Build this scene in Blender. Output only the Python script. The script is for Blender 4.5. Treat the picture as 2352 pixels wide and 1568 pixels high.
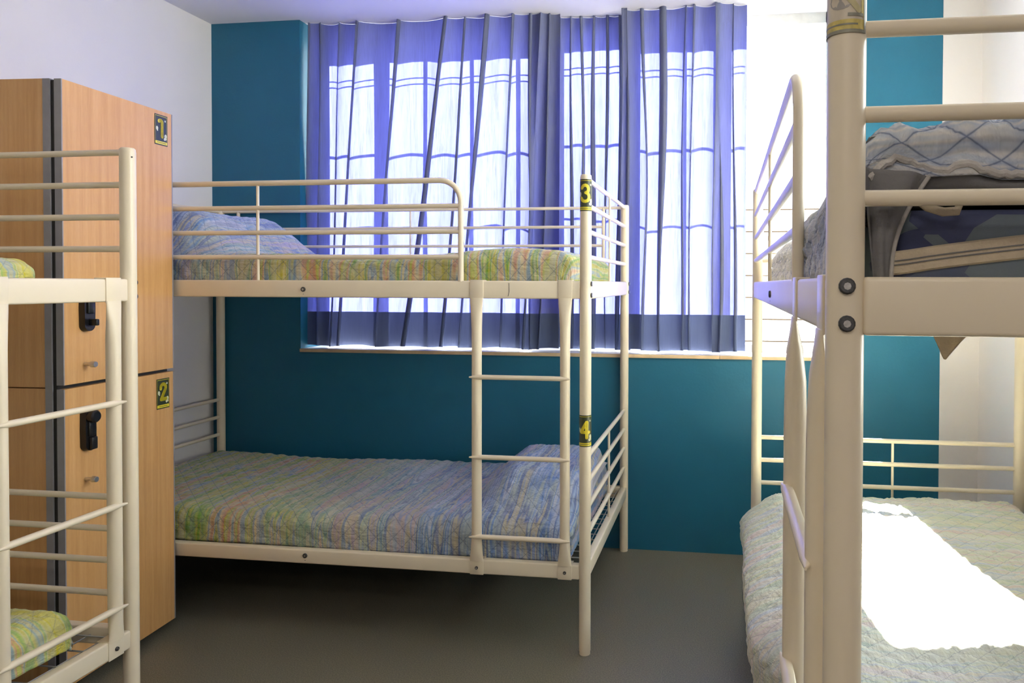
import bpy, bmesh, math, random
import numpy as np
from mathutils import Vector, Matrix
R = math.radians
for o in list(bpy.data.objects): bpy.data.objects.remove(o)
SC = bpy.context.scene
COL = SC.collection

# ------------------------------------------------------------------ camera
f, cx, cy, yaw, pitch, roll, EYE = 1667.6, 1435.7, 678.2, .1365, .0165, -.0034, 1.2405
c, s = math.cos(yaw), math.sin(yaw); cp, sp = math.cos(pitch), math.sin(pitch)
FW = Vector((-s*cp, c*cp, -sp)); UP = Vector((-s*sp, c*sp, cp)); RT = Vector((c, s, 0))
cr, sr = math.cos(roll), math.sin(roll)
RT, UP = RT*cr - UP*sr, RT*sr + UP*cr
cam = bpy.data.cameras.new('camera'); co = bpy.data.objects.new('camera', cam); COL.objects.link(co)
M3 = Matrix((RT, UP, -FW)).transposed()
co.matrix_world = Matrix.Translation((0, 0, EYE)) @ M3.to_4x4()
cam.sensor_width = 36; cam.sensor_fit = 'HORIZONTAL'; cam.lens = f/2352*36
cam.shift_x = (1176 - cx)/2352; cam.shift_y = (cy - 784)/2352
cam.clip_start = .02; cam.clip_end = 200
SC.camera = co

# ------------------------------------------------------------------ world, sun, exposure
w = bpy.data.worlds.new('sky'); SC.world = w; w.use_nodes = True
nt = w.node_tree; nt.nodes.clear()
wo = nt.nodes.new('ShaderNodeOutputWorld'); bg = nt.nodes.new('ShaderNodeBackground')
tcw = nt.nodes.new('ShaderNodeTexCoord'); sep = nt.nodes.new('ShaderNodeSeparateXYZ'); rw = nt.nodes.new('ShaderNodeValToRGB')
nt.links.new(tcw.outputs['Generated'], sep.inputs[0]); nt.links.new(sep.outputs['Z'], rw.inputs[0])
rw.color_ramp.elements[0].position = 0.0; rw.color_ramp.elements[0].color = (1, .97, .93, 1)
rw.color_ramp.elements[1].position = .8; rw.color_ramp.elements[1].color = (.72, .86, 1, 1)
nt.links.new(rw.outputs[0], bg.inputs[0]); bg.inputs[1].default_value = 7.0
nt.links.new(bg.outputs[0], wo.inputs[0])
sl = bpy.data.lights.new('sun', 'SUN'); so = bpy.data.objects.new('sun', sl); COL.objects.link(so)
sl.energy = 80; sl.angle = R(.6); sl.color = (1, .94, .84)
sd = Vector((.16, -.99, -.645)).normalized()
so.rotation_euler = sd.to_track_quat('-Z', 'Y').to_euler(); so.location = (-1, 8, 6)
for nm, loc, sx, sy, e, colr in (('added_fill_light', (-.2, -.7, 2.46), 1.2, .3, 6, (1, .93, .82)),
                                 ('added_fill_light', (-.2, -1.9, 2.46), 1.2, .3, 6, (1, .93, .82))):
    al = bpy.data.lights.new(nm, 'AREA'); ao = bpy.data.objects.new(nm, al); COL.objects.link(ao)
    al.shape = 'RECTANGLE'; al.size = sx; al.size_y = sy; al.energy = e; al.color = colr; ao.location = loc  # fill light added behind the viewpoint, from lamps out of view
# portals only guide the sampling of sky light through the window and the added side window
for loc, rot, sx, sy in (((-.79, 3.66, 1.72), (-math.pi/2, 0, 0), 2.58, 1.62), ((1.25, 1.9, 1.68), (0, math.pi/2, 0), 1.56, 1.7)):
    al = bpy.data.lights.new('window_portal', 'AREA'); ao = bpy.data.objects.new('window_portal', al); COL.objects.link(ao)
    al.shape = 'RECTANGLE'; al.size = sx; al.size_y = sy; ao.location = loc; ao.rotation_euler = rot; al.cycles.is_portal = True
SC.view_settings.view_transform = 'Standard'; SC.view_settings.look = 'None'
SC.view_settings.gamma = 1; SC.view_settings.use_curve_mapping = False
SC.view_settings.exposure = 0.9

# ------------------------------------------------------------------ materials
def mat(name): 
    m = bpy.data.materials.new(name); m.use_nodes = True
    return m, m.node_tree, m.node_tree.nodes['Principled BSDF']
def N(nt, t, **kw):
    n = nt.nodes.new(t)
    for k, v in kw.items():
        if k == 'inp':
            for a, b in v.items(): n.inputs[a].default_value = b
        else: setattr(n, k, v)
    return n
def mth(nt, op, a, b=None, cl=False):
    n = nt.nodes.new('ShaderNodeMath'); n.operation = op; n.use_clamp = cl
    for i, v in enumerate((a, b)):
        if v is None: continue
        if isinstance(v, (int, float)): n.inputs[i].default_value = v
        else: nt.links.new(v, n.inputs[i])
    return n.outputs[0]
def ramp(nt, fac, stops, interp='LINEAR'):
    r = nt.nodes.new('ShaderNodeValToRGB'); cr_ = r.color_ramp; cr_.interpolation = interp
    while len(cr_.elements) < len(stops): cr_.elements.new(.5)
    for e, (p, cc) in zip(cr_.elements, stops): e.position = p; e.color = (*cc, 1)
    nt.links.new(fac, r.inputs[0]); return r.outputs[0]
def mixc(nt, fac, a, b, bt='MIX'):
    n = nt.nodes.new('ShaderNodeMix'); n.data_type = 'RGBA'; n.blend_type = bt
    for i, v in ((0, fac), (6, a), (7, b)):
        if isinstance(v, (int, float)): n.inputs[i].default_value = v
        elif isinstance(v, tuple): n.inputs[i].default_value = (*v, 1)
        else: nt.links.new(v, n.inputs[i])
    return n.outputs[2]
def bump(nt, h, p, strength, dist):
    b = nt.nodes.new('ShaderNodeBump'); b.inputs['Strength'].default_value = strength; b.inputs['Distance'].default_value = dist
    nt.links.new(h, b.inputs['Height']); nt.links.new(b.outputs[0], p.inputs['Normal'])
def noise(nt, vec, scale, detail=2, rough=.5):
    n = nt.nodes.new('ShaderNodeTexNoise'); n.inputs['Scale'].default_value = scale; n.inputs['Detail'].default_value = detail
    n.inputs['Roughness'].default_value = rough
    if vec is not None: nt.links.new(vec, n.inputs['Vector'])
    return n.outputs['Fac']
def simple(name, col, rough=.5, var=.06, nscale=30, bmp=0, metal=0, bscale=200):
    m, nt, p = mat(name)
    tc = N(nt, 'ShaderNodeTexCoord'); nf = noise(nt, tc.outputs['Object'], nscale, 3)
    d = tuple(x*(1-var) for x in col); l = tuple(min(1, x*(1+var)) for x in col)
    nt.links.new(ramp(nt, nf, [(.3, d), (.7, l)]), p.inputs['Base Color'])
    p.inputs['Roughness'].default_value = rough; p.inputs['Metallic'].default_value = metal
    if bmp: bump(nt, noise(nt, tc.outputs['Object'], bscale, 2), p, bmp, .002)
    return m
M = {}
M['cream'] = simple('cream_enamel', (.80, .69, .51), .32, .02, 6, .04, 0, 60)
M['steel'] = simple('bolt_steel', (.10, .10, .10), .35, .2, 300, 0, .8)
M['socket'] = simple('bolt_socket', (.5, .48, .46), .35, .2, 300, 0, .9)
M['darkgap'] = simple('dark_gap', (.02, .02, .02), .7)
M['wire'] = simple('wire_metal', (.55, .55, .53), .35, .05, 30, 0, .5)
M['teal'] = simple('teal_wall_paint', (.006, .122, .215), .55, .05, 3, .25, 0, 90)
M['white'] = simple('white_wall_paint', (.79, .76, .74), .75, .02, 2, .2, 0, 90)
M['ceil'] = simple('ceiling_paint', (.78, .76, .80), .8, .02, 2, .1, 0, 90)
M['frame'] = simple('window_frame_white', (.75, .74, .72), .4)
M['sillwood'] = simple('sill_wood', (.62, .45, .27), .4, .12, 14)
M['silltop'] = simple('sill_white', (.66, .62, .58), .4, .03, 14)
M['grey'] = simple('grey_edging', (.27, .26, .27), .45, .05, 40)
M['black'] = simple('black_plastic', (.008, .008, .009), .28, .1, 40)
M['chrome'] = simple('brushed_steel', (.62, .60, .57), .3, .06, 100, 0, 1)
M['signbg'] = simple('sign_dark_green', (.035, .045, .02), .4, .15, 120)
M['signyel'] = simple('sign_yellow', (.70, .58, .03), .4, .08, 120)
M['signpale'] = simple('sign_pale_splat', (.62, .62, .42), .4, .1, 120)
M['signfade'] = simple('sign_faded_film', (.60, .52, .40), .4, .12, 60)
M['signfade2'] = simple('sign_faded_grey', (.26, .25, .19), .4, .2, 60)
M['signfade3'] = simple('sign_faded_smear', (.36, .33, .29), .45, .1, 60)
M['signyel2'] = simple('sign_worn_yellow', (.58, .46, .13), .45, .2, 120)
M['signyel3'] = simple('sign_faint_yellow', (.56, .49, .27), .45, .1, 120)
M['sheet'] = simple('pale_sheet', (.70, .67, .70), .85, .04, 25, .5, 0, 120)
M['greysheet'] = simple('grey_sheet', (.17, .165, .165), .9, .08, 25, .5, 0, 200)
M['beige'] = simple('beige_cloth', (.52, .43, .31), .85, .08, 60, .5, 0, 400)
M['fence'] = simple('white_cladding', (.75, .71, .66), .7, .03, 3)
M['backing'] = simple('brown_backing', (.09, .055, .03), .8)
M['ground'] = simple('pale_ground', (.55, .53, .5), .9, .05, 3)
M['lamp'] = simple('added_lamp_housing', (.7, .7, .7), .5)
# floor
m, nt, p = mat('speckled_linoleum'); tc = N(nt, 'ShaderNodeTexCoord')
a = noise(nt, tc.outputs['Object'], 260, 2, .7); b = noise(nt, tc.outputs['Object'], 1.6, 3)
colr = ramp(nt, a, [(.3, (.10, .088, .060)), (.5, (.172, .158, .120)), (.68, (.28, .25, .175))])
colr = mixc(nt, mth(nt, 'MULTIPLY', b, .35), colr, (.16, .14, .095))
nt.links.new(colr, p.inputs['Base Color']); p.inputs['Roughness'].default_value = .38
bump(nt, a, p, .05, .001); M['floor'] = m
# locker wood
m, nt, p = mat('beech_laminate'); tc = N(nt, 'ShaderNodeTexCoord'); mp = N(nt, 'ShaderNodeMapping')
nt.links.new(tc.outputs['Object'], mp.inputs[0]); mp.inputs['Scale'].default_value = (60, 60, 2.0)
g1 = noise(nt, mp.outputs[0], 1.0, 4, .6)
mp2 = N(nt, 'ShaderNodeMapping'); nt.links.new(tc.outputs['Object'], mp2.inputs[0]); mp2.inputs['Scale'].default_value = (300, 300, 40)
g2 = noise(nt, mp2.outputs[0], 1.0, 2, .6)
cc = ramp(nt, g1, [(.25, (.56, .29, .095)), (.5, (.66, .365, .135)), (.75, (.72, .42, .18))])
cc = mixc(nt, mth(nt, 'MULTIPLY', g2, .35), cc, (.40, .20, .07))
nt.links.new(cc, p.inputs['Base Color']); p.inputs['Roughness'].default_value = .42; M['wood'] = m
# curtain fabric: diffuse + translucent weave
def curtain_mat(name, trans, dif, fac):
    m = bpy.data.materials.new(name); m.use_nodes = True; nt = m.node_tree; nt.nodes.clear()
    out = N(nt, 'ShaderNodeOutputMaterial'); d = N(nt, 'ShaderNodeBsdfDiffuse'); t = N(nt, 'ShaderNodeBsdfTranslucent'); mx = N(nt, 'ShaderNodeMixShader')
    tc = N(nt, 'ShaderNodeTexCoord'); mp = N(nt, 'ShaderNodeMapping'); nt.links.new(tc.outputs['Object'], mp.inputs[0]); mp.inputs['Scale'].default_value = (220, 220, 9)
    nf = noise(nt, mp.outputs[0], 1, 3, .7)
    mpb = N(nt, 'ShaderNodeMapping'); nt.links.new(tc.outputs['Object'], mpb.inputs[0]); mpb.inputs['Scale'].default_value = (30, 30, 1.6)
    nf2 = noise(nt, mpb.outputs[0], 1, 4, .65)
    nn = mth(nt, 'ADD', mth(nt, 'MULTIPLY', nf, .55), mth(nt, 'MULTIPLY', nf2, .45))
    nt.links.new(ramp(nt, nn, [(.32, tuple(x*.50 for x in trans)), (.52, tuple(x*.85 for x in trans)), (.66, trans)]), t.inputs[0])
    nt.links.new(ramp(nt, nn, [(.3, tuple(x*.85 for x in dif)), (.7, dif)]), d.inputs[0])
    mx.inputs[0].default_value = fac
    nt.links.new(d.outputs[0], mx.inputs[1]); nt.links.new(t.outputs[0], mx.inputs[2]); nt.links.new(mx.outputs[0], out.inputs[0])
    return m
M['curtain'] = curtain_mat('blue_curtain_voile', (.19, .215, 1.0), (.14, .155, .22), .135)
M['hem'] = curtain_mat('blue_curtain_double_hem', (.10, .13, .36), (.085, .11, .20), .012)
# thin glass
m = bpy.data.materials.new('window_glass'); m.use_nodes = True; nt = m.node_tree; nt.nodes.clear()
out = N(nt, 'ShaderNodeOutputMaterial'); tr = N(nt, 'ShaderNodeBsdfTransparent'); gl = N(nt, 'ShaderNodeBsdfGlossy'); mx = N(nt, 'ShaderNodeMixShader'); fr = N(nt, 'ShaderNodeFresnel')
tr.inputs[0].default_value = (.96, .98, .97, 1); gl.inputs['Roughness'].default_value = .02; fr.inputs[0].default_value = 1.3
nt.links.new(fr.outputs[0], mx.inputs[0]); nt.links.new(tr.outputs[0], mx.inputs[1]); nt.links.new(gl.outputs[0], mx.inputs[2]); nt.links.new(mx.outputs[0], out.inputs[0])
M['glass'] = m
# quilts
PY = [(.66, .60, .30), (.56, .50, .08), (.64, .60, .30), (.20, .36, .07), (.60, .55, .16), (.24, .33, .42), (.70, .60, .36), (.66, .36, .24), (.50, .52, .12), (.64, .60, .36)]
PB = [(.40, .50, .70), (.10, .17, .44), (.58, .62, .70), (.18, .30, .60), (.46, .52, .50), (.09, .15, .36), (.56, .50, .34), (.26, .38, .66), (.56, .40, .44), (.20, .32, .54)]
def quilt_mat(name, u0, u1, seed=0., tint=1., p=.045, vary=.3, ylow=PY, blow=PB, thr=.26, sat=1.38, pale=0., stitch=.55, soft=0.):
    """stripes across the bed; palette slides from the yellow-green one (u<u0) to the blue one (u>u1)"""
    m, nt, pr = mat(name)
    uv = N(nt, 'ShaderNodeUVMap'); sp_ = N(nt, 'ShaderNodeSeparateXYZ'); nt.links.new(uv.outputs[0], sp_.inputs[0])
    u, v = sp_.outputs[0], sp_.outputs[1]
    def n1(coord, scale, off, other=None, os=0.):
        cb = N(nt, 'ShaderNodeCombineXYZ'); nt.links.new(mth(nt, 'MULTIPLY', coord, scale), cb.inputs[0])
        cb.inputs[1].default_value = off + seed
        if other is not None: nt.links.new(mth(nt, 'MULTIPLY', other, os), cb.inputs[2])
        return noise(nt, cb.outputs[0], 1, 2, .6)
    def spread(x, k=2.2): return mth(nt, 'ADD', mth(nt, 'MULTIPLY', mth(nt, 'SUBTRACT', x, .5), k), .5, True)
    st = spread(n1(u, 17, 3.1, v, 1.3), 2.6); st2 = n1(v, 26, 7.7, u, 3.)
    stops = lambda P: [((i+.5)/len(P), P[i]) for i in range(len(P))]
    cy_ = ramp(nt, st, stops(ylow)); cb_ = ramp(nt, st, stops(blow))
    g = mth(nt, 'DIVIDE', mth(nt, 'SUBTRACT', u, u0), (u1-u0) or 1e-3)
    g = mth(nt, 'ADD', g, mth(nt, 'MULTIPLY', mth(nt, 'SUBTRACT', n1(u, 2.5, 1.3, v, 2.), .5), vary*2), True)
    colr = mixc(nt, g, cy_, cb_)
    # narrow woven threads
    th = spread(n1(u, 75, 9.2, v, 2.), 3); colr = mixc(nt, mth(nt, 'MULTIPLY', th, thr), colr, (.12, .16, .24))
    thp = spread(n1(u, 48, 19.2, v, 1.), 3); colr = mixc(nt, mth(nt, 'MULTIPLY', thp, .18), colr, (.80, .78, .68))
    colr = mixc(nt, mth(nt, 'MULTIPLY', spread(st2, 2.5), .20), colr, (.72, .70, .62))
    pt = spread(n1(v, 60, 5.5, u, 20.), 3); colr = mixc(nt, mth(nt, 'MULTIPLY', pt, .22), colr, (.20, .24, .30))
    # stitch lines of the diamonds
    q = p*math.sqrt(2)
    def line(e, wd):
        fr_ = mth(nt, 'PINGPONG', mth(nt, 'DIVIDE', e, q), .5)   # 0 at the stitch
        return mth(nt, 'SUBTRACT', 1., mth(nt, 'DIVIDE', fr_, wd), True)
    a = mth(nt, 'ADD', u, v); b = mth(nt, 'SUBTRACT', u, v)
    ln = mth(nt, 'MAXIMUM', line(a, .045), line(b, .045))
    hs = nt.nodes.new('ShaderNodeHueSaturation'); hs.inputs['Saturation'].default_value = sat; nt.links.new(colr, hs.inputs['Color']); colr = hs.outputs[0]
    if pale: colr = mixc(nt, pale, colr, (.80, .77, .68))
    if soft:
        ls = mth(nt, 'MAXIMUM', line(a, .17), line(b, .17)); ls = mth(nt, 'MULTIPLY', ls, spread(n1(u, 30, 4., v, 30.), 2.5))
        colr = mixc(nt, mth(nt, 'MULTIPLY', ls, soft), colr, (.20, .25, .42))
    colr = mixc(nt, mth(nt, 'MULTIPLY', ln, stitch), colr, (.09, .12, .20))
    if tint != 1.: colr = mixc(nt, 1., colr, (tint, tint, tint), 'MULTIPLY')
    nt.links.new(colr, pr.inputs['Base Color']); pr.inputs['Roughness'].default_value = .9
    try: pr.inputs['Sheen Weight'].default_value = .15
    except Exception: pass
    cr1 = n1(u, 60, 2.2, v, 150.); cr2 = n1(v, 34, 4.4, u, 10.)
    hh = mth(nt, 'ADD', mth(nt, 'MULTIPLY', cr1, .45), cr2)
    bump(nt, hh, pr, .9, .008)
    return m

# ------------------------------------------------------------------ mesh helpers
class MB:
    def __init__(self): self.v = []; self.f = []; self.m = []
    def add(self, vs, fs, mi=0):
        o = len(self.v); self.v += [tuple(x) for x in vs]; self.f += [tuple(i+o for i in q) for q in fs]; self.m += [mi]*len(fs)
        return self
    def box(self, a, b, bev=0, mi=0, seg=2):
        bm = bmesh.new(); bmesh.ops.create_cube(bm, size=1)
        a = Vector(a); b = Vector(b); ce = (a+b)/2; d = b-a
        for vv in bm.verts: vv.co = Vector((vv.co.x*d.x, vv.co.y*d.y, vv.co.z*d.z)) + ce
        if bev: bmesh.ops.bevel(bm, geom=bm.edges[:], offset=bev, segments=seg, profile=.5, affect='EDGES')
        bm.verts.index_update()
        self.add([v.co[:] for v in bm.verts], [[v.index for v in q.verts] for q in bm.faces], mi); bm.free(); return self
    def tube(self, pts, r, seg=16, mi=0, cap=True, up=None, ell=None):
        """swept tube; r a number or list; ell = list of (a,b) radii along fixed axes `up`"""
        pts = [Vector(p) for p in pts]; n = len(pts)
        rs = r if isinstance(r, (list, tuple)) else [r]*n
        t0 = (pts[1]-pts[0]).normalized()
        u = Vector(up) if up else (Vector((0, 0, 1)) if abs(t0.z) < .9 else Vector((1, 0, 0)))
        u = (u - t0*u.dot(t0)).normalized(); rings = []
        for i, p in enumerate(pts):
            t = (pts[min(i+1, n-1)] - pts[max(i-1, 0)]).normalized()
            u = (u - t*u.dot(t)).normalized(); w_ = t.cross(u)
            if ell: a_, b_ = ell[i]
            else: a_ = b_ = rs[i]
            rings.append([p + u*(a_*math.cos(2*math.pi*k/seg)) + w_*(b_*math.sin(2*math.pi*k/seg)) for k in range(seg)])
        vs = [q for rg in rings for q in rg]; fs = []
        for i in range(n-1):
            for k in range(seg):
                k2 = (k+1) % seg; fs.append((i*seg+k, i*seg+k2, (i+1)*seg+k2, (i+1)*seg+k))
        if cap: fs.append(tuple(range(seg-1, -1, -1))); fs.append(tuple((n-1)*seg+k for k in range(seg)))
        return self.add(vs, fs, mi)
    def build(self, name, mats, parent=None, smooth=True, ang=40, loc=None):
        me = bpy.data.meshes.new(name)
        vs = self.v
        if loc is not None: vs = [(x-loc[0], y-loc[1], z-loc[2]) for x, y, z in vs]
        me.from_pydata(vs, [], self.f); me.update()
        for q in (mats if isinstance(mats, (list, tuple)) else [mats]): me.materials.append(q)
        if any(self.m): me.polygons.foreach_set('material_index', self.m)
        bm = bmesh.new(); bm.from_mesh(me); bmesh.ops.recalc_face_normals(bm, faces=bm.faces[:]) if not getattr(self, 'keep', False) else None
        bm.to_mesh(me); bm.free()
        if smooth:
            me.polygons.foreach_set('use_smooth', [True]*len(me.polygons)); me.set_sharp_from_angle(angle=R(ang))
        o = bpy.data.objects.new(name, me); COL.objects.link(o)
        if loc is not None: o.location = loc
        if parent is not None: o.parent = parent
        return o
def empty(name, loc, rz=0):
    o = bpy.data.objects.new(name, None); COL.objects.link(o); o.location = loc; o.rotation_euler = (0, 0, rz); o.empty_display_size = .1; return o
def tag(o, label=None, cat=None, group=None, kind=None):
    if label: o['label'] = label
    if cat: o['category'] = cat
    if group: o['group'] = group
    if kind: o['kind'] = kind
    return o
def struct(name, mb, m, smooth=False): return tag(mb.build(name, m, smooth=smooth), kind='structure')

# ------------------------------------------------------------------ room shell
WL, WR, WY, CZ, YB = -2.56, 1.10, 3.347, 2.533, -2.6
RX0, RX1, GY = -2.084, .50, 3.60     # recess left/right, glass plane
SZ = .912
struct('floor', MB().box((WL-.1, YB-.1, -.1), (WR+.1, 3.75, 0)), M['floor'])
struct('ceiling', MB().box((WL-.1, YB-.1, CZ), (WR+.1, 3.75, CZ+.12)), M['ceil'])
struct('wall_left', MB().box((WL-.12, YB, 0), (WL, 3.75, CZ)), M['white'])
struct('wall_front', MB().box((WL, YB-.12, 0), (WR, YB, CZ)), M['white'])
wb = MB().box((WL, WY, 0), (RX0, 3.75, CZ)).box((RX0, WY, 0), (RX1, 3.75, SZ-.014)).box((RX1, WY, 0), (.938, 3.75, CZ))
struct('wall_back', wb, M['teal'])
struct('trim_1', MB().box((.938, WY-.004, 0), (WR, 3.75, CZ)), M['white'])
wr = MB().box((WR, 2.75, 0), (WR+.12, 3.75, CZ)).box((WR, YB, 0), (WR+.12, 1.05, CZ)).box((WR, 1.05, 0), (WR+.12, 2.75, .9)).box((WR, 1.05, 2.45), (WR+.12, 2.75, CZ))
struct('wall_right', wr, M['white'])
# sill: two boards meeting at a joint, light wood front edge
sill = empty('trim_2', (RX0, WY, SZ)); tag(sill, kind='structure')
for x0, x1 in ((RX0, -.0225), (-.0215, RX1)):
    MB().box((x0-RX0, -.010, -.016), (x1-RX0, .0, .0), .001).build('sill_edging', M['sillwood'], sill)
    MB().box((x0-RX0, .0, -.014), (x1-RX0, .24, .0)).build('sill_board', M['silltop'], sill)
# window frame with posts, glass panes
wf = MB()
wf.box((RX0, GY-.03, SZ), (RX0+.075, GY+.03, CZ)).box((RX1-.03, GY-.03, SZ), (RX1, GY+.03, CZ))
wf.box((RX0, GY-.03, SZ), (RX1, GY+.03, SZ+.035)).box((RX0, GY-.03, CZ-.05), (RX1, GY+.03, CZ))
win = struct('window_1', wf, M['frame'])
posts_x = [(-1.73, .075), (-1.50, .014), (-1.26, .012), (-1.025, .014), (-.87, .13), (-.475, .085), (-.22, .013), (-.045, .075)]  # wide posts behind curtain overlaps are added to block sun and sky
for x, wd in posts_x:
    MB().box((x-wd/2, GY-.028, SZ+.035), (x+wd/2, GY+.028, CZ-.05), .003).build('mullion', M['frame'], win)
ex = [RX0+.075] + [x for x, w_ in posts_x if w_ > .04] + [RX1-.03]
for i in range(len(ex)-1):
    MB().box((ex[i], GY-.003, SZ+.03), (ex[i+1], GY+.003, CZ-.045)).build('pane', M['glass'], win)
for z, r_ in ((2.44, .003), (2.41, .003), (2.06, .0065), (1.70, .0050)):
    MB().tube([(RX0+.05, GY+.13, z), (.04, GY+.13, z)], r_, 8).build('crossbar', M['frame'], win)
w2 = MB()  # unseen side window, added to bring daylight onto the right
for a, b in (((1.05, .9), (1.10, 2.45)), ((2.70, .9), (2.75, 2.45)), ((1.05, .9), (2.75, .95)), ((1.05, 2.40), (2.75, 2.45)), ((1.88, .9), (1.92, 2.45))):
    w2.box((WR+.03, a[0], a[1]), (WR+.09, b[0], b[1]))
w2o = struct('added_window_2', w2, M['frame'])
MB().box((WR+.057, 1.07, .92), (WR+.063, 2.73, 2.43)).build('pane', M['glass'], w2o)
# outside: white clad screen and ground beyond the window
fe = empty('board_screen', (0, 6.0, 0)); tag(fe, 'white horizontal board screen outside the uncurtained end of the window', 'fence')
zz = -1.0
while zz < 1.95:
    MB().box((-3.5, -.01, zz), (4.5, .012, min(zz+.166, 2.0)), .004, seg=1).build('board', M['fence'], fe); zz += .178
for x in (-3.5, -1.5, .95, 3.0): MB().box((x, .022, -1.0), (x+.07, .08, 2.0)).build('post', M['fence'], fe)
MB().box((-3.5, .012, -1.0), (4.5, .022, 1.99)).build('backing', M['backing'], fe)
struct('trim_3', MB().box((-12, 3.75, -1.1), (14, 14, -1.0)).box((WR+.12, -6, -.3), (9, 3.75, -.2)), M['ground'])  # side strip of ground added to bounce sun in through the side window
# housings for the added fill lights, unseen behind the viewpoint
for y in (-.7, -1.9):
    lo = empty('added_ceiling_lamp', (-.2, y, CZ)); tag(lo, 'added long white ceiling lamp, unseen behind the viewpoint, %s' % ('nearer the bunks' if y > -1 else 'nearer the rear wall'), 'lamp')
    MB().box((-.63, -.18, -.05), (.63, .18, 0), .01).build('housing', M['lamp'], lo)

# ------------------------------------------------------------------ curtains
def curtain(name, x0, x1, y, zb_, zt_, pleats, ripple, seed, label, lap=2.8):
    """pleats: (x at top, x at bottom, half width, depth); each is a narrow S-fold whose cloth overlaps itself"""
    rg = random.Random(seed); nx = int((x1-x0)/.0028)+1
    ph = [rg.uniform(0, 6.28) for _ in range(8)]
    pl = [(a, b, w_, d_, rg.uniform(0, 6.28), rg.choice((-1, 1))) for a, b, w_, d_ in pleats]
    def P(x, z):
        k = (zt_-z)/(zt_-zb_)
        yy = ripple*(.5*math.sin(31*x+3*k+ph[0]) + .8*math.sin(17*x-2*k+ph[1]) + .25*math.sin(67*x+5*k+ph[3]))*(.6+.5*k) + .006*math.sin(3*k+8*x+ph[2])
        xx = x; cs = []
        for a, b, w_, d_, p_, sg in pl:
            xc = a+(b-a)*k + .006*math.sin(5*k+p_); cs.append(xc)
            ww = 1.45*w_*(.80+.40*math.sin(k*2.6+p_)**2+.30*k); t = (x-xc)/ww
            if abs(t) > 3.2: continue
            g = math.exp(-t*t)
            yy -= d_*(.8+.2*math.sin(3*k+p_))*g; xx += -lap*ww*t*g*(.80+.20*math.cos(2*k+p_)) + sg*.5*ww*g
        cs.sort()
        for a, b in zip([x0]+cs, cs+[x1]):
            if a < x < b and b-a > .035: yy += min(.032, .22*(b-a))*math.sin(math.pi*(x-a)/(b-a))*(.55+.45*math.sin(2.6*k+.5))
        return (xx, y+yy, z + (.004*math.sin(25*x+ph[1]) if k > .98 else 0))
    def sheet(z0, z1, nz):
        mb = MB(); mb.keep = True
        vs = [P(x0+(x1-x0)*i/nx, z0+(z1-z0)*j/nz) for j in range(nz+1) for i in range(nx+1)]
        fs = [(j*(nx+1)+i, j*(nx+1)+i+1, (j+1)*(nx+1)+i+1, (j+1)*(nx+1)+i) for j in range(nz) for i in range(nx)]
        return mb.add(vs, fs)
    o = sheet(zb_+.17, zt_, 46).build(name, M['curtain'], ang=180, loc=((x0+x1)/2, y, zb_))
    h = sheet(zb_, zb_+.17, 10).build('hem', M['hem'], ang=180, loc=((x0+x1)/2, y, zb_)); h.parent = o; h.location = (0, 0, 0)
    return tag(o, label, 'curtain', 'blue curtains across the window')
def cx_at(px, ybase=3.437): return -2.078 + (px-715)*(2.17/997)
def PLT(L_): return [(cx_at(a), cx_at(b), w_, d_) for a, b, w_, d_ in L_]
curtain('curtain', -2.078, -.79, 3.420, SZ+.012, CZ-.001, PLT([(724, 716, .013, .03), (744, 736, .013, .03), (793, 762, .011, .035), (842, 790, .016, .04), (938, 885, .013, .035), (1046, 945, .018, .045), (1098, 1040, .010, .025), (1148, 1085, .017, .04), (1206, 1178, .015, .035), (1240, 1222, .016, .04), (1262, 1240, .014, .04), (1283, 1262, .012, .03)]), .007, 3,
        'widest blue translucent curtain, from the teal pillar to behind the upper bunk', 2.45)
curtain('curtain', -.955, -.44, 3.490, SZ+.010, CZ-.001, PLT([(1240, 1242, .012, .03), (1268, 1270, .014, .035), (1300, 1292, .010, .03), (1325, 1322, .013, .035), (1352, 1357, .010, .03), (1385, 1380, .016, .035), (1410, 1412, .010, .03), (1440, 1438, .012, .03), (1456, 1456, .010, .03)]), .006, 11,
        'narrow middle blue curtain panel behind the post with sticker 3')
curtain('curtain', -.50, .095, 3.425, SZ+.012, CZ-.001, PLT([(1440, 1440, .012, .035), (1456, 1455, .012, .03), (1493, 1497, .012, .03), (1528, 1524, .022, .04), (1580, 1570, .013, .03), (1604, 1598, .013, .035), (1650, 1648, .013, .04), (1668, 1664, .012, .035), (1684, 1688, .010, .03)]), .006, 23,
        'rightmost blue curtain panel beside the bare bright glass')

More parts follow.
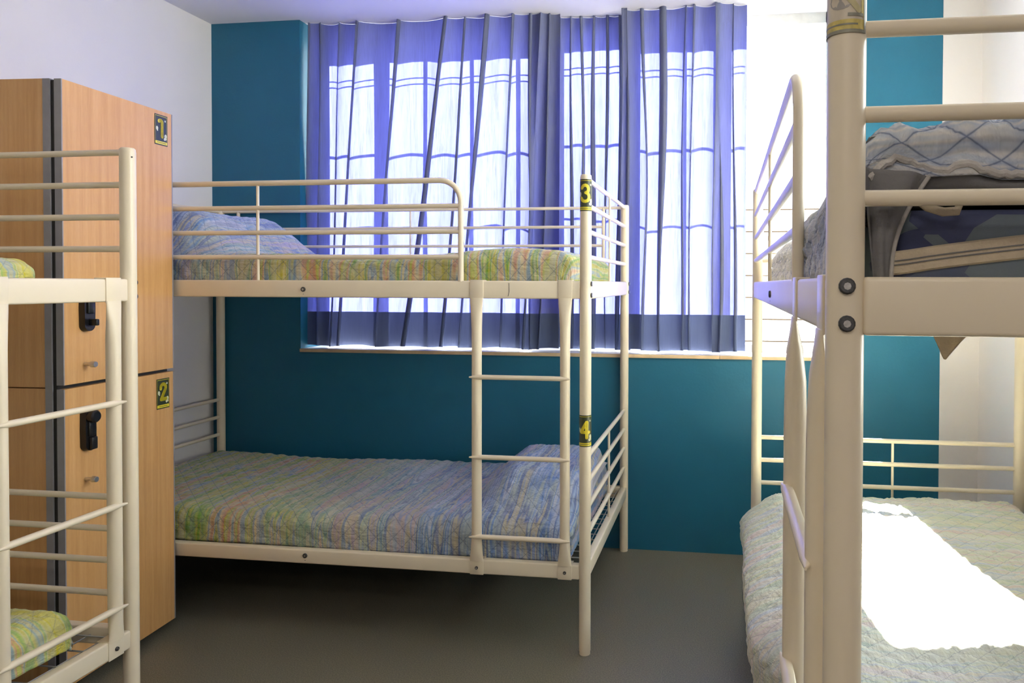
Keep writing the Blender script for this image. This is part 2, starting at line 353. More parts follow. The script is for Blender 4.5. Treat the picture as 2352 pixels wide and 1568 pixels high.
# ------------------------------------------------------------------ bunk beds (length along local -X, width along +Y, ladder side y=0)
BL, BW = 2.04, .947
ZT, ZB, LT, LB = 1.248, 1.188, .301, .252
EB = (1.589, 1.502, 1.415, 1.329); LBAR = (.654, .567, .480, .390)
RUNG = (.924, .654, .384); PR = .0195
def bolt(parent, p, nrm, r=.0075):
    p = Vector(p); n = Vector(nrm)
    MB().tube([p, p+n*.003, p+n*.0045], [r, r, r*.8], 14).tube([p+n*.0046, p+n*.0050], r*.45, 8, mi=1).build('bolt', [M['steel'], M['socket']], parent)
def make_bunk(L=BL, W=BW, small_hole=False):
    b = empty('bunk_bed', (0, 0, 0)); cm = M['cream']
    for x, y in ((0, 0), (0, W), (-L, 0), (-L, W)):
        o = MB().tube([(x, y, .012), (x, y, .02), (x, y, 1.590)], PR, 24).build('post', cm, b)
        MB().tube([(x, y, 1.590), (x, y, 1.597), (x, y, 1.6005)], [PR-.0005, PR-.0008, PR-.004], 24).build('post_cap', cm, o)
        MB().tube([(x, y, 0), (x, y, .013)], PR-.001, 20).build('foot_cap', cm, o)
    for z0, z1 in ((ZB, ZT), (LB, LT)):
        for y in (0, W):
            MB().box((-L+PR-.003, y-.0145, z0), (-PR+.003, y+.0145, z1), .005, seg=3).build('side_rail', cm, b)
        for x in (0, -L):
            MB().box((x-.0135, PR-.003, z0), (x+.0135, W-PR+.003, z1), .005, seg=3).build('end_rail', cm, b)
        ws = MB(); zc = z1-.022                                   # wire base
        for k in range(15): ws.tube([(-L+.015, .05+k*(W-.1)/14, zc), (-.015, .05+k*(W-.1)/14, zc)], .0022, 5)
        for k in range(27): ws.tube([(-.03-k*(L-.06)/26, .012, zc+.004), (-.03-k*(L-.06)/26, W-.012, zc+.004)], .0022, 5)
        tag(ws.build('wire_base', M['wire'], b), kind='stuff')
    for x in (0, -L):
        for zs, zm in ((EB, ZT), (LBAR, LT)):
            for z in zs: MB().tube([(x, PR-.004, z), (x, W-PR+.004, z)], .0085, 12).build('end_bar', cm, b)
            MB().tube([(x, W*.53, zm-.005), (x, W*.53, zs[0])], .0048, 8).build('bar_spacer', cm, b)
    # back guard: top bar reaches the posts, two lower bars end in inset verticals
    MB().tube([(-L+.015, W, EB[0]), (-.015, W, EB[0])], .0075, 12).build('back_bar', cm, b)
    for z in EB[1:3]: MB().tube([(-L+.10, W, z), (-.10, W, z)], .0070, 12).build('back_bar', cm, b)
    for x in (-.10, -L+.10): MB().tube([(x, W, ZT-.003), (x, W, EB[0])], .0080, 12).build('back_bar_upright', cm, b)
    MB().tube([(-L/2-.02, W, ZT-.003), (-L/2-.02, W, EB[0])], .0045, 8).build('bar_spacer', cm, b)
    # front guard: bent tube with rounded corner, three bars, thin spacer
    yo = -.006; gx = -.430; rr = .075
    pts = [(-L+.015, yo*0, EB[0]), (-L+.06, yo, EB[0])] + [(gx-rr, yo, EB[0])]
    for k in range(1, 9):
        a = math.pi/2*k/8; pts.append((gx-rr+rr*math.sin(a), yo, EB[0]-rr+rr*math.cos(a)))
    pts += [(gx, yo, ZT+.02), (gx, yo, ZT-.003)]
    g = MB().tube(pts, .0098, 16, up=(0, 1, 0)).build('guard_rail', cm, b)
    for z in EB[1:]: MB().tube([(-L+.015, yo, z), (gx-.004, yo, z)], .0085, 12).build('guard_bar', cm, g)
    MB().tube([(-1.177, yo, ZT-.003), (-1.177, yo, EB[0])], .0052, 10).build('guard_spacer', cm, g)
    # ladder hooked over the side rails
    yl = -.014
    for x in (-.066, -.371):
        sx = 1 if x > -.2 else -1
        prof = [(.2985, .0240, .0060, -.0165), (.304, .0238, .0070, -.0165), (.318, .0222, .010, -.0160), (.340, .0195, .0140, -.0145), (.375, .0174, .0170, yl), (.420, .0168, .0175, yl), (.60, .0168, .0175, yl), (1.02, .0168, .0175, yl), (1.09, .0178, .0165, yl), (1.14, .0200, .0125, -.0155), (1.172, .0228, .0060, -.0165), (1.190, .0232, .0035, -.0168)]
        pts = [(x, p_[3], p_[0]) for p_ in prof]
        u = MB().tube(pts, .017, 22, up=(1, 0, 0), ell=[(p_[1], p_[2]) for p_ in prof]).build('ladder_upright', cm, b)
        MB().box((x-.0235, -.0172, ZB-.004), (x+.0235, -.0135, ZT+.003), .0015).box((x-.0235, -.0172, ZT-.001), (x+.0235, .019, ZT+.0030), .0018).box((x-.0235, .0150, ZB+.01), (x+.0235, .019, ZT+.003), .0015).build('bracket', cm, u)
        MB().box((x-.0240, -.0165, LB-.001), (x+.0240, -.0140, LT+.001), .0010).box((x-.0240, -.0165, LT-.001), (x+.0240, .019, LT+.0025), .001).build('bracket', cm, u)
        bolt(u, (x, -.0165, (LT+LB)/2-.002), (0, -1, 0), .0055)
    for z in RUNG:
        n_ = 12; pts = []; el = []
        for k in range(n_+1):
            t = k/n_; e = min(t, 1-t); q = min(1, e/.09)
            pts.append((-.392+.347*t, yl-.0185+.0065*q, z)); el.append((.0022+.0060*math.sqrt(q), .0015+.0085*math.sqrt(q)))
        MB().tube(pts, .008, 14, up=(0, 0, 1), ell=el).build('ladder_rung', cm, b)
    for x, z in ((-1.0, ZT-.032), (-.997, LT-.020)):
        bolt(b, (x, -.0145, z), (0, -1, 0), .0085)
        MB().tube([(x, -.0150, z-.016), (x, -.0147, z-.0165)], .0018, 6).build('pin_hole', M['darkgap'], b)
    for z in (1.2385, 1.2005):                                      # bolts through the end of each post at the ladder end
        bolt(b, (PR-.0005, -.001, z), (1, 0, 0), .0085)
        bolt(b, (PR-.0005, W, z), (1, 0, 0), .0085)
    MB().tube([(.3*PR*0-PR*.35, -PR+.0012, 1.575), (-PR*.35, -PR-.0003, 1.575)], .0022, 8).build('screw_hole', M['darkgap'], b)
    return b
def copy_tree(o, parent=None):
    c_ = o.copy(); COL.objects.link(c_); c_.parent = parent
    for ch in list(o.children): copy_tree(ch, c_)
    return c_
bunkA = make_bunk()
bunkB = copy_tree(bunkA); bunkC = copy_tree(bunkA)
bunkA.location = (-.4585, 2.374, 0)
bunkB.location = (.1233, .7773, 0); bunkB.rotation_euler = (0, 0, -math.pi/2)
bunkC.location = (-1.5976, 1.7627, 0); bunkC.rotation_euler = (0, 0, math.pi/2)
tag(bunkA, 'cream metal bunk bed along the teal window wall, stickers 3 and 4 on its post', 'bunk bed', 'cream metal bunk beds')
tag(bunkB, 'cream metal bunk bed nearest on the right, its thick post closest to the viewer', 'bunk bed', 'cream metal bunk beds')
tag(bunkC, 'cream metal bunk bed at the left in front of the wooden locker', 'bunk bed', 'cream metal bunk beds')
# small scratch in the rail paint between the ladder brackets
MB().tube([(-.262, -.0146, 1.196), (-.258, -.0147, 1.212), (-.259, -.0146, 1.240)], .0008, 5).build('paint_crack', M['darkgap'], bunkA)

# ------------------------------------------------------------------ number stickers
def arc(cx_, cy_, r, a0, a1, ry=None, n=18):
    ry = ry or r; return [(cx_+r*math.cos(R(a0+(a1-a0)*k/n)), cy_+ry*math.sin(R(a0+(a1-a0)*k/n))) for k in range(n+1)]
DIG = {'1': [[(-.0105, .026), (-.006, .0285), (0, .0285), (.0035, .024), (.0035, .016), (.0035, -.026)]],
       '2': [arc(0, .0165, .0115, 190, -25, .0125) + [(-.0100, -.0235)], [(-.0100, -.0235), (.0125, -.0235)]],
       '3': [arc(-.001, .0155, .0105, 165, -70, .0125), arc(-.001, -.0105, .0125, 80, -165, .0145)],
       '4': [[(.0055, .026), (-.0125, -.0075), (.0135, -.0075)], [(.0060, .026), (.0060, -.026)]]}
def sticker(name, ch, mapf, parent, faded=False):
    mb = MB(); mb.keep = True
    W_, H_ = .031, .0525
    def quad(x0, y0, x1, y1, lay, mi, n=14):
        vs = []; fs = []
        for i in range(n+1):
            x = x0+(x1-x0)*i/n; vs += [mapf(x, y0, lay), mapf(x, y1, lay)]
        for i in range(n): fs.append((2*i, 2*i+2, 2*i+3, 2*i+1))
        mb.add(vs, fs, mi)
    def disc(x, y, r, lay, mi, ry=None, n=14):
        vs = [mapf(x, y, lay)] + [mapf(x+r*math.cos(2*math.pi*k/n), y+(ry or r)*math.sin(2*math.pi*k/n), lay) for k in range(n)]
        mb.add(vs, [(0, 1+k, 1+(k+1) % n) for k in range(n)], mi)
    def stroke(pl, wd, lay, mi):
        pts = []
        for a, b in zip(pl[:-1], pl[1:]):
            d = math.dist(a, b); n = max(1, int(d/.0018))
            pts += [(a[0]+(b[0]-a[0])*k/n, a[1]+(b[1]-a[1])*k/n) for k in range(n)]
        pts.append(pl[-1])
        for i in range(len(pts)-1):
            a, b = pts[i], pts[i+1]; d = math.dist(a, b) or 1e-6; nx, ny = -(b[1]-a[1])/d*wd/2, (b[0]-a[0])/d*wd/2
            row = lambda p_, t: mapf(p_[0]+nx*t, p_[1]+ny*t, lay)
            vs = [row(a, t) for t in (-1, -.33, .33, 1)] + [row(b, t) for t in (-1, -.33, .33, 1)]
            mb.add(vs, [(0, 1, 5, 4), (1, 2, 6, 5), (2, 3, 7, 6)], mi)
        for q in pts[::2] + [pts[-1]]: disc(q[0], q[1], wd/2, lay, mi, n=12)
    quad(-W_, -H_, W_, H_, 0, 3 if faded else 0)
    for y0, y1 in ((H_-.0055, H_-.004),): quad(-W_+.003, y0, W_-.003, y1, 1, 1)
    for sx in (-1, 1): quad(sx*(W_-.0036), -H_+.015, sx*(W_-.0026), H_-.004, 1, 1, 2)
    quad(-W_+.002, -H_+.0035, W_-.002, -H_+.0135, 1, 1)
    quad(-W_+.010, -H_+.0076, W_-.010, -H_+.0094, 2, 0)
    if not faded:
        disc(.019, .034, .0035, 1, 2); disc(-.020, .004, .0055, 1, 2, .007); disc(-.018, -.003, .003, 1, 2)
        disc(.021, -.019, .0060, 1, 2, .0075); disc(.017, -.029, .005, 1, 2); disc(.0235, -.028, .003, 1, 2)
        for pl in DIG[ch]: stroke([(x*1.05, y+.004) for x, y in pl], .0128 if ch in '12' else .0104, 3, 1)
        return mb.build(name, [M['signbg'], M['signyel'], M['signpale']], parent, ang=180)
    quad(W_-.0028, -H_, W_, .02, 3, 0, 2); quad(-W_, -H_, W_, -H_+.0034, 3, 0); quad(W_-.020, -.036, W_-.004, -.033, 3, 0, 6); quad(W_-.006, -.034, W_-.003, -.012, 2, 1, 2)
    disc(.004, -.020, .012, 1, 4, .009); disc(-.004, .004, .010, 1, 4, .018); stroke([(.022, -.030), (.012, -.018), (.018, .0), (.026, .012)], .006, 2, 5)
    return mb.build(name, [M['signfade2'], M['signyel2'], M['signpale'], M['signfade'], M['signfade3'], M['signyel3']], parent, ang=180)
def cyl_map(post_xy, zc, ang0, r):
    def g(x, y, lay):
        a = ang0 + x/r; rr_ = r + .0005 + lay*.00025
        return (post_xy[0]+rr_*math.cos(a), post_xy[1]+rr_*math.sin(a), zc+y)
    return g
# A: the post at the ladder end, facing the viewer (-Y local); angle grows counter-clockwise = to the right in view
pA = [ch for ch in bunkA.children if ch.name.startswith('post')][0]
sticker('number_sticker', '3', cyl_map((0, 0), 1.531, -math.pi/2+.12, PR), pA)['label'] = 'dark green sticker with yellow number 3 near the post top'
sticker('number_sticker', '4', cyl_map((0, 0), .751, -math.pi/2+.12, PR), pA)['label'] = 'dark green sticker with yellow number 4 halfway down the post'
pB = [ch for ch in bunkB.children if ch.name.startswith('post')][0]
sticker('number_sticker', '', cyl_map((0, 0), 1.546, -.69, PR), pB, faded=True)['label'] = 'worn and faded number sticker at the top of the post'

# ------------------------------------------------------------------ locker
lk = empty('locker', (-1.95, 2.349, 0), .052)
tag(lk, 'tall beech locker with two numbered doors by the white wall', 'locker')
LY0, LZ, LM = -.462, 1.835, .928
DX = -.53; SEAM = .0045
bd = MB()
bd.box((DX, LY0, .03), (-.058, LY0+.019, LM-.004)).box((DX, LY0, LM+.0), (-.058, LY0+.019, LZ))
bd.box((DX, -.019, .03), (-.058, 0, LZ)).box((DX, LY0+.019, LZ-.019), (-.058, -.019, LZ)).box((DX, LY0+.019, .03), (-.058, -.019, .05)).box((DX, LY0+.019, .05), (DX+.008, -.019, LZ-.02)).box((DX+.01, LY0+.019, LM-.012), (-.058, -.019, LM+.006))
bd.build('body', M['wood'], lk, smooth=False)
MB().box((-.058, LY0-.001, .03), (-.036, LY0+.021, LZ)).box((-.058, -.021, .03), (-.036, .001, LZ)).box((-.058, LY0+.02, LZ-.021), (-.036, -.02, LZ)).build('front_edging', M['grey'], lk, smooth=False)
MB().box((DX+.02, LY0+.02, 0), (-.06, -.02, .032)).build('shaded_plinth', M['darkgap'], lk, smooth=False)  # near-black colour carries the shade under the locker
MB().box((-.036, LY0+.004, .034), (-.024, -.004, LZ-.004)).build('door_gap', M['darkgap'], lk, smooth=False)
for k, (z0, z1) in enumerate(((LM+.006, LZ-.001), (.034, LM-.006))):
    d = MB().box((-.020, LY0+.004, z0), (-.0005, -.006, z1)).build('door', M['wood'], lk, smooth=False)
    for a, b in ((LY0, LY0+.0038), (-.0058, -.001)):
        MB().box((-.0225, a, z0), (.0, b, z1)).build('door_edging', M['grey'], d, smooth=False)
    if k == 0: zs, zl, zk, zc = z0, 1.183, .989, 1.768
    else: zl, zk, zc = .800, .638, .850
    yl_ = -.385
    # combination lock: rounded plate with barrel, and a small latch
    m_ = MB(); n = 20; W_, H_ = .022, .075 if k == 0 else .066
    zl0 = zl-.02 if k == 0 else zl-.01
    out_ = []
    for q in range(n): 
        a = 2*math.pi*q/n; sx, sz = math.cos(a), math.sin(a)
        out_.append((W_*sx, (H_-W_)*(1 if sz > 0 else -1)*(1 if abs(sz) > 1e-6 else 0) + W_*sz))
    def plate(x0, x1, sc):
        vs = [(x0, yl_+a_*sc, zl0+b_) for a_, b_ in out_] + [(x1, yl_+a_*sc*.92, zl0+b_*.97) for a_, b_ in out_]
        m_.add(vs, [tuple(range(n-1, -1, -1)), tuple(range(n, 2*n))] + [(q, (q+1) % n, n+(q+1) % n, n+q) for q in range(n)])
    plate(0, .018, 1)
    m_.tube([(.016, yl_, zl0+.040), (.034, yl_, zl0+.040), (.038, yl_, zl0+.040)], [.019, .019, .015], 22)
    m_.box((.014, yl_-.012, zl0-.02), (.024, yl_+.012, zl0+.03), .004)
    if k == 0: m_.box((.014, yl_-.006, zl0-.056), (.044, yl_+.006, zl0-.036), .003)
    else: m_.box((.014, yl_-.010, zl0-.060), (.030, yl_+.012, zl0-.022), .003)
    tag(m_.build('door_lock', M['black'], d), 'black plastic lock on the door')
    MB().tube([(0, yl_-.001, zk), (.012, yl_-.001, zk), (.020, yl_-.001, zk)], [.0062, .0055, .0062], 16).tube([(.020, yl_-.001, zk), (.022, yl_-.001, zk), (.034, yl_-.001, zk), (.036, yl_-.001, zk)], [.0075, .0092, .0092, .0080], 20).build('door_knob', M['chrome'], d)
    sg = sticker('number_sign', '12'[k], lambda x, y, lay, zc=zc: (.0008+lay*.0003, -.057+x, zc+y), d)
    sg['label'] = 'dark green sign with yellow number ' + '12'[k]

# ------------------------------------------------------------------ bedding
def sm(a, b, x):
    t = np.clip((x-a)/(b-a), 0, 1); return t*t*(3-2*t)
def quilt(name, X0, X1, Y0, Y1, ztop, drop, r, material, bumpf=None, postf=None, step=.0072, long_axis='x', seed=1, amp=.0042, wr=.006, p=.045, uflip=False, wfreq=1., thick=True, dropmin=None, crk=0.):
    """soft quilt laid over a box: rounded edges fall away on every side; diamond quilting is real relief"""
    rs = np.random.RandomState(seed)
    ext = drop + r*(math.pi/2-1)
    sx = np.arange(X0+r-r*math.pi/2-(drop-r), X1-r+r*math.pi/2+(drop-r)+1e-6, step)
    sy = np.arange(Y0+r-r*math.pi/2-(drop-r), Y1-r+r*math.pi/2+(drop-r)+1e-6, step)
    S, T = np.meshgrid(sx, sy, indexing='ij')
    cxs = np.clip(S, X0+r, X1-r); cys = np.clip(T, Y0+r, Y1-r)
    ox, oy = S-cxs, T-cys; o = np.hypot(ox, oy); oo = np.where(o < 1e-9, 1, o)
    dx, dy = ox/oo, oy/oo
    ang = np.clip(o/r, 0, math.pi/2); extra = np.clip(o-r*math.pi/2, 0, None)
    extra = np.minimum(extra, drop-r + 0*extra)
    hor = r*np.sin(ang); dz = r*(1-np.cos(ang)) + extra
    X = cxs+dx*hor; Y = cys+dy*hor; Z = ztop-dz
    nx_, ny_, nz_ = dx*np.sin(ang), dy*np.sin(ang), np.cos(ang)
    U, V = (S, T) if long_axis == 'x' else (T, S)
    q = p*math.sqrt(2)
    a = np.abs(np.sin(math.pi*(U+V)/q)); b = np.abs(np.sin(math.pi*(U-V)/q))
    d = amp*(np.sqrt(np.minimum(a, 1))*np.sqrt(np.minimum(b, 1))) 
    wv = np.zeros_like(S)
    for k in range(9):
        th = rs.uniform(0, math.pi); fr_ = rs.uniform(5, 22)*wfreq
        wv += np.sin(fr_*(S*math.cos(th)+T*math.sin(th)) + rs.uniform(0, 6.28) + 1.5*np.sin(4*S+3*T+k))/(1+fr_/12)
    d = d + wr*wv*.35 + crk*(np.abs(np.sin(38*U+9*np.sin(13*V))*np.sin(29*V+4*np.sin(17*U)))**.6) + amp*.35*np.sin(90*U+14*np.sin(23*V+3*U))*np.sin(31*V+5)
    X = X+nx_*d; Y = Y+ny_*d; Z = Z+nz_*d
    if bumpf is not None: Z = Z + bumpf(X, Y)*np.clip(1-dz/max(drop, .01), 0, 1)
    if postf is not None: X, Y, Z = postf(X, Y, Z, dz, S, T)
    n0, n1_ = S.shape
    co_ = np.stack([X, Y, Z], -1).reshape(-1, 3); cen = np.array([(X0+X1)/2, (Y0+Y1)/2, ztop-drop])
    idx = np.arange(n0*n1_).reshape(n0, n1_)
    fa = np.stack([idx[:-1, :-1], idx[1:, :-1], idx[1:, 1:], idx[:-1, 1:]], -1).reshape(-1, 4)
    # drop faces whose corner cloth has collapsed to nothing
    me = bpy.data.meshes.new(name); me.from_pydata((co_-cen).tolist(), [], fa.tolist()); me.update()
    uvl = me.uv_layers.new(name='UVMap'); uu = U.reshape(-1)*(-1 if uflip else 1); vv = V.reshape(-1)
    li = fa.reshape(-1); arr = np.stack([uu[li], vv[li]], -1).astype(np.float32).reshape(-1); uvl.data.foreach_set('uv', arr)
    me.materials.append(material); me.polygons.foreach_set('use_smooth', [True]*len(me.polygons))
    o_ = bpy.data.objects.new(name, me); COL.objects.link(o_); o_.location = cen
    if thick:
        sd_ = o_.modifiers.new('thickness', 'SOLIDIFY'); sd_.thickness = .007; sd_.offset = -1
    return o_
def cushion(name, cen, size, m, rz=0, tilt=(0, 0), p1=2.6, seed=2):
    """pillow: pinched corners, plump middle"""
    n = 40; rs = random.Random(seed); vs = []; fs = []
    for side in (1, -1):
        for i in range(n+1):
            for j in range(n+1):
                u, v = 2*i/n-1, 2*j/n-1
                e = (max(0, 1-abs(u)**p1)*max(0, 1-abs(v)**p1))**.5
                pin = 1-.07*(1-abs(u)**2)*abs(v)**3 - .0; pin2 = 1-.07*(1-abs(v)**2)*abs(u)**3
                z = side*e*size[2]/2*(1+.06*math.sin(5*u+seed)*math.cos(4*v))
                vs.append((u*size[0]/2*pin2, v*size[1]/2*pin, z + .004*math.sin(11*u+7*v)*e))
    st = (n+1)*(n+1)
    for i in range(n):
        for j in range(n):
            a = i*(n+1)+j; fs.append((a, a+n+1, a+n+2, a+1)); a += st; fs.append((a, a+1, a+n+2, a+n+1))
    mb = MB(); mb.keep = True; mb.add(vs, fs); o_ = mb.build(name, m, ang=180)
    bm = bmesh.new(); bm.from_mesh(o_.data); bmesh.ops.remove_doubles(bm, verts=bm.verts, dist=.0004); bm.to_mesh(o_.data); bm.free()
    o_.location = cen; o_.rotation_euler = (tilt[0], tilt[1], rz); return o_
def mattress(name, a, b, m, label, rad=.035):
    ce = ((a[0]+b[0])/2, (a[1]+b[1])/2, a[2])
    o_ = MB().box(a, b, rad, seg=5).build(name, m, ang=60, loc=ce)
    return tag(o_, label, 'mattress')
M['q_up_a'] = quilt_mat('quilt_blue_to_yellow', -1.55, -2.1, 0.3, 1)
M['q_lo_a'] = quilt_mat('quilt_yellow_to_blue', -1.75, -.95, 2.7, .95)
M['q_yel'] = quilt_mat('quilt_yellow', 50, 51, 5.1, 1, ylow=[(.68, .62, .22), (.66, .58, .08), (.70, .66, .30), (.34, .50, .10), (.70, .64, .18), (.30, .42, .44), (.72, .62, .30), (.70, .40, .26), (.60, .60, .12), (.70, .66, .30)], thr=.12, sat=1.3, stitch=.3)
M['q_lo_b'] = quilt_mat('quilt_cream_to_blue', 2.0, .9, 6.6, 1, pale=.5, stitch=.35)
M['q_edge'] = simple('quilt_edge_binding', (.46, .43, .40), .9, .12, 90, .6, 0, 300)
M['q_up_b'] = quilt_mat('quilt_blue', 1.75, 1.35, 8.2, 1.0, vary=.1, ylow=[(.80, .77, .68), (.70, .68, .60), (.82, .79, .70), (.66, .66, .60), (.80, .76, .66)], blow=[(.50, .50, .55), (.30, .36, .48), (.60, .57, .54), (.38, .44, .56), (.62, .58, .54), (.22, .28, .42), (.56, .56, .58), (.44, .48, .46)], thr=.12, stitch=.85, sat=1.0, soft=.75)  # pale palette puts window light into the far part's colour

# A upper
mattress('mattress', (-2.455, 2.41, ZT-.018), (-.525, 3.285, 1.312), M['sheet'], 'mattress of the upper window-side bunk, under the blue-to-yellow quilt')
def bA(X, Y):
    pil = .185*sm(-1.80, -2.12, X)*sm(2.40, 2.62, Y)*sm(3.30, 3.1, Y)*(1-.10*sm(-2.2, -2.45, X))
    hump = .022*np.exp(-((X+.85)/.25)**2) - .012*np.exp(-((X+1.25)/.16)**2)
    return pil + hump + .008*np.sin(5*X+4*Y)
o = quilt('quilt', -2.475, -.515, 2.397, 3.30, 1.338, .125, .045, M['q_up_a'], bA, None, seed=5, wr=.010)
tag(o, 'quilt on the upper window-side bunk, blue at its pillow, yellow-green plaid at its foot', 'quilt', 'plaid quilts')
tag(cushion('pillow', (-2.20, 2.86, 1.405), (.42, .62, .12), M['sheet'], 0), 'pillow bulging under the blue end of the upper window-side quilt', 'pillow')
# A lower
mattress('mattress', (-2.455, 2.41, LT-.018), (-.525, 3.245, .388), M['sheet'], 'pale mattress of the lower window-side bunk, its end showing above the wire base')
def bAl(X, Y):
    pil = .118*sm(-1.00, -.80, X+.10*(Y-2.9))*sm(2.41, 2.72, Y)*sm(3.26, 3.12, Y)
    return pil + .006*np.sin(6*X+3*Y)
o = quilt('quilt', -2.47, -.520, 2.398, 3.255, .412, .115, .050, M['q_lo_a'], bAl, None, seed=8, wr=.007)
tag(o, 'quilt on the lower bunk under the window, greenish left and blue over the pillow', 'quilt', 'plaid quilts')
tag(cushion('pillow', (-.675, 2.88, .448), (.36, .54, .115), M['sheet'], .05), 'pale pillow on the lower window-side bunk, one end sticking out of the quilt', 'pillow')
# C upper / lower
mattress('mattress', (-2.42, -.2, ZT-.018), (-1.77, 1.635, 1.288), M['sheet'], 'mattress on the upper left bunk under the yellow quilt')
o = quilt('quilt', -2.44, -1.742, -.22, 1.655, 1.312, .085, .055, M['q_yel'], lambda X, Y: .014*np.sin(7*Y), None, long_axis='y', seed=12, wr=.008)
tag(o, 'yellow-green striped quilt on the upper left bunk in front of the locker', 'quilt', 'plaid quilts')
mattress('mattress', (-2.42, -.2, LT-.018), (-1.70, 1.65, .375), M['sheet'], 'mattress on the lower left bunk under the yellow plaid quilt')
o = quilt('quilt', -2.44, -1.665, -.22, 1.675, .402, .105, .060, M['q_yel'], lambda X, Y: .012*np.sin(6*Y+1), None, long_axis='y', seed=14, wr=.010)
tag(o, 'yellow plaid quilt on the lower left bunk, behind the ladder rungs', 'quilt', 'plaid quilts')
mb = MB().box((-.05, -.09, 0), (.05, .09, .010), .004).box((-.047, -.086, .009), (.046, .088, .021), .0055)
o = mb.build('folded_cloth', M['sheet']); o.location = (-2.02, 1.60, 1.328); o.rotation_euler = (0, .03, .15)
tag(o, 'small white folded cloth on the yellow upper left quilt', 'cloth')
# B lower
mattress('mattress', (.165, .83, LT-.018), (1.045, 2.77, .422), M['sheet'], 'mattress on the lower right bunk under the sunlit quilt')
def pB_(X, Y, Z, dz, S, T):
    k = sm(1.50, 1.85, Y)*sm(2.79, 2.68, Y)*sm(.30, .145, X)*1.0
    out = k*(.085*sm(0, .09, dz))*(1-.25*sm(.12, .22, dz)) 
    k2 = sm(1.50, 1.85, Y)*sm(2.79, 2.68, Y)
    # away from the overhang the hanging part is tucked in behind the rail: it ends at the rail height
    Zn = np.where(Z < .300, np.where(k2 > .6, Z, .300+(Z-.300)*.25), Z)
    Zn = np.where(X > .6, np.maximum(Zn, .305), Zn)
    return X-out, Y, Zn
o = quilt('quilt', .150, 1.050, .815, 2.790, .448, .25, .065, M['q_lo_b'], lambda X, Y: .012*np.sin(5*Y+2)*np.sin(4*X)+.015*sm(2.3, 2.7, Y), pB_, long_axis='y', seed=21, wr=.009, amp=.0055)
tag(o, 'pale quilt on the lower right bunk, lit by the sun patch', 'quilt', 'plaid quilts')

tag(cushion('pillow', (.60, 2.56, 1.385), (.62, .38, .10), M['sheet'], 0), 'pale pillow at the window end of the upper right bunk, under its quilt', 'pillow')
# B upper: dark blue zipped mattress, loose quilt lifted over pillows, grey sheet hanging at the corner
m, nt, p_ = mat('mattress_ticking'); tc = N(nt, 'ShaderNodeTexCoord')
mp = N(nt, 'ShaderNodeMapping'); nt.links.new(tc.outputs['Object'], mp.inputs[0]); mp.inputs['Rotation'].default_value = (0, .7, .5); mp.inputs['Scale'].default_value = (16, 12, 22)
vo = N(nt, 'ShaderNodeTexVoronoi'); vo.distance = 'CHEBYCHEV'; nt.links.new(mp.outputs[0], vo.inputs['Vector']); vo.inputs['Scale'].default_value = .7
sx_ = N(nt, 'ShaderNodeSeparateXYZ'); nt.links.new(vo.outputs['Color'], sx_.inputs[0])
colr = ramp(nt, sx_.outputs[0], [(.0, (.05, .06, .13)), (.40, (.07, .08, .16)), (.46, (.11, .14, .17)), (1., (.14, .17, .20))])
nt.links.new(colr, p_.inputs['Base Color']); p_.inputs['Roughness'].default_value = .85
bump(nt, noise(nt, tc.outputs['Object'], 400, 2), p_, .3, .001); M['ticking'] = m
mo = mattress('mattress', (.188, .825, ZT-.022), (1.035, 2.796, 1.322), M['ticking'], 'dark blue mattress with a beige zip band on the upper right bunk', .014)
mo_loc = mo.location
def world_child(mb, name, m, parent):
    L_ = parent.location; mb.v = [(a-L_[0], b-L_[1], c_-L_[2]) for a, b, c_ in mb.v]
    return mb.build(name, m, parent)
zp = MB(); zl_ = MB()
def zband(x): return 1.2625+.028*min(1, max(0, (x-.185)/.22))**.8
pts = [(.175+.85*k/40, zband(.175+.85*k/40)) for k in range(41)]
vs = []
for x, z in pts: vs += [(x, .8235, z-.013), (x, .8205, z-.011), (x, .8205, z+.011), (x, .8235, z+.013)]
fs = []
for k in range(40):
    for q in range(3): fs.append((4*k+q, 4*k+q+1, 4*k+q+5, 4*k+q+4))
zp.add(vs, fs); zo = world_child(zp, 'zip_band', M['beige'], mo)
for dz_ in (-.0022, .0022): zl_.tube([(x, .8198, z+dz_) for x, z in pts], .0008, 5)
zl_.v = [(a-mo_loc[0], b-mo_loc[1], c_-mo_loc[2]) for a, b, c_ in zl_.v]; zl_.build('zip', M['greysheet'], zo)
o = cushion('pillow', (.62, 1.08, 1.372), (.74, .42, .085), M['greysheet'], .03); tag(o, 'grey pillow under the lifted quilt on the upper right bunk', 'pillow')
HEM = [(.10, 1.30), (.150, 1.352), (.165, 1.368), (.183, 1.379), (.205, 1.372), (.230, 1.362), (.252, 1.370), (.266, 1.362), (.285, 1.357), (.33, 1.358), (.45, 1.352), (.6, 1.360), (.8, 1.352), (1.1, 1.355)]
hx, hz = [a for a, _ in HEM], [b for _, b in HEM]
def pBu(X, Y, Z, dz, S, T):
    ne = sm(.885, .835, T)                      # near overhang: hem follows the wavy line
    hem = np.interp(X, hx, hz)
    top = Z + dz
    t = np.clip((.87-T)/.10, 0, 1)
    lift = (X > .155)
    Zn = np.where((T < .87) & lift, top+(hem-top)*t**1.6 + (Z-top+dz)*.0, Z)
    Yn = np.where((T < .87) & lift, .835-.022*np.sin(t*math.pi*.55)+.008*np.sin(40*X)*t, Y)
    Zn = np.where(T < .87, np.minimum(Zn, top), Zn)
    Xn = X + .035*sm(1.40, 1.75, Y)*sm(.34, .18, X) - .012*sm(1.30, 1.22, Y)*sm(.30, .15, X)*sm(0, .05, dz)
    Xn = np.where((T < .87), np.maximum(Xn, .128), Xn)
    return Xn, Yn, Zn
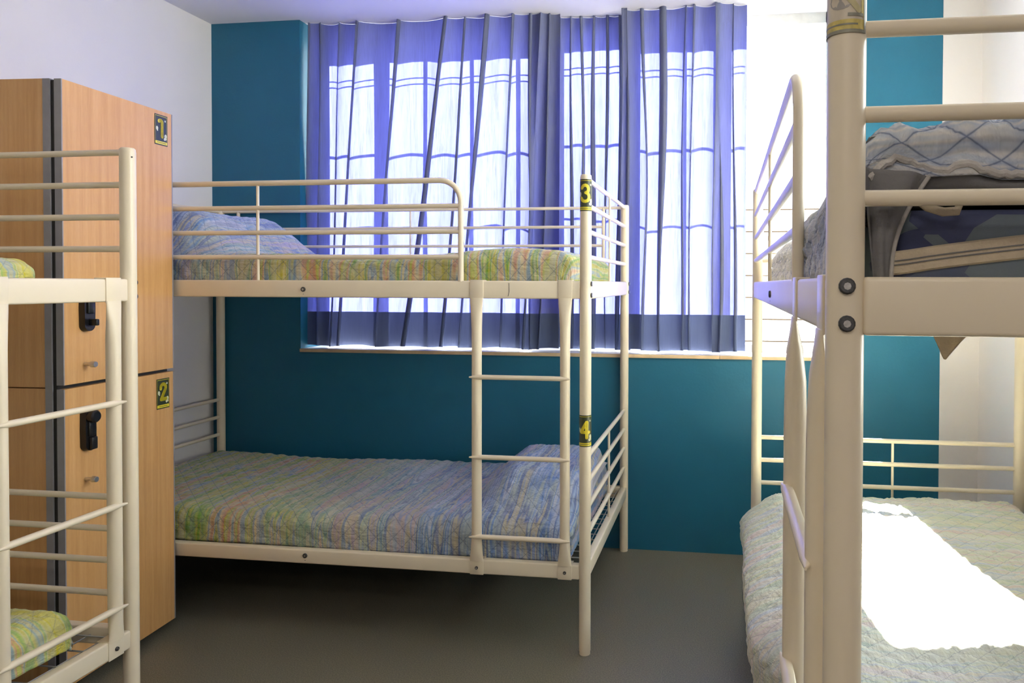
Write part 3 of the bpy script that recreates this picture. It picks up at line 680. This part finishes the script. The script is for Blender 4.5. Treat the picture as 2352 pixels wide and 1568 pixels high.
def bBu(X, Y): return .052*sm(1.14, .98, Y)*sm(.11, .16, X) + .115*sm(2.15, 2.40, Y)*sm(2.82, 2.68, Y)*sm(.17, .42, X)*sm(1.06, .9, X) + .006*np.sin(6*Y) + .014*sm(.16, .32, X)*sm(1.15, .95, Y)
o = quilt('quilt', .148, 1.055,   .825, 2.802, 1.356, .116, .032, M['q_up_b'], bBu, pBu, long_axis='y', seed=33, wr=.004, amp=.0085, step=.006, crk=.005)
tag(o, 'blue-white quilt rumpled over a grey pillow on the upper right bunk', 'quilt', 'plaid quilts')
# thick stitched edge of that quilt
eb = MB(); xs_ = np.linspace(.152, 1.04, 150)
eb.tube([(x, .815+.008*math.sin(40*x), np.interp(x, hx, hz)-.001+.0012*math.sin(420*x)) for x in xs_], .0048, 8)
world_child(eb, 'quilt_edging', M['q_edge'], o)
# grey sheet
def sheetp(u, v):
    z = 1.366 - .125*v; w_ = .056-.036*v
    xl = .146+.012*v; wav = .010*math.sin(7*u+2*v)+.005*math.sin(15*u)
    x = xl + u*w_ + .012*(1-v)**2*u - .008*math.sin(v*3.1)*u
    return (x, .806+wav*.6+.012*v*(u-.3), z - .010*u*(1-v))
sb = MB(); sb.keep = True; nu, nv = 24, 24
sb.add([sheetp(i/nu, j/nv) for j in range(nv+1) for i in range(nu+1)], [(j*(nu+1)+i, j*(nu+1)+i+1, (j+1)*(nu+1)+i+1, (j+1)*(nu+1)+i) for j in range(nv) for i in range(nu)])
so_ = sb.build('bed_sheet', M['greysheet'], ang=180, loc=(.18, .81, 1.25))
sdf = so_.modifiers.new('thickness', 'SOLIDIFY'); sdf.thickness = .002
tag(so_, 'grey sheet hanging down between the near post and the zipped mattress', 'sheet')
eb = MB(); eb.tube([sheetp(1.0, j/20) for j in range(21)], .0032, 8)
world_child(eb, 'sheet_edging', M['q_edge'], so_)
# beige corner hanging under the end rail
cb = MB(); cb.keep = True
tri = lambda a, b: (.216+.052*a*(1-.62*b)+.014*b, .812+.010*math.sin(3*a+1)+.006*b, 1.200-.042*b*(1-abs(a-.38)*.9))
cb.add([tri(i/12, j/12) for j in range(13) for i in range(13)], [(j*13+i, j*13+i+1, (j+1)*13+i+1, (j+1)*13+i) for j in range(12) for i in range(12)])
hc = world_child(cb, 'hanging_corner', M['beige'], so_)
hc.modifiers.new('thickness', 'SOLIDIFY').thickness = .0015
# curled beige flap above the zip band
fl = MB(); fl.tube([(.200, .812, 1.331), (.212, .808, 1.322), (.228, .806, 1.317), (.242, .808, 1.318), (.247, .812, 1.326)], [.0022, .0042, .0048, .0050, .0030], 10)
world_child(fl, 'flap', M['beige'], mo)

# loose fold of the sheet seen under the quilt's raised edge
def foldp(u, v):
    x = .165+.86*u; z1 = np.interp(x, hx, hz)+.004; z0 = 1.330
    return (x, .838+.012*math.sin(9*u*3+2*v)-.016*math.sin(v*3.0), z0+(z1-z0)*v)
fb = MB(); fb.keep = True
fb.add([foldp(i/60, j/8) for j in range(9) for i in range(61)], [(j*61+i, j*61+i+1, (j+1)*61+i+1, (j+1)*61+i) for j in range(8) for i in range(60)])
fo = world_child(fb, 'sheet_fold', M['greysheet'], so_); fo.modifiers.new('thickness', 'SOLIDIFY').thickness = .002
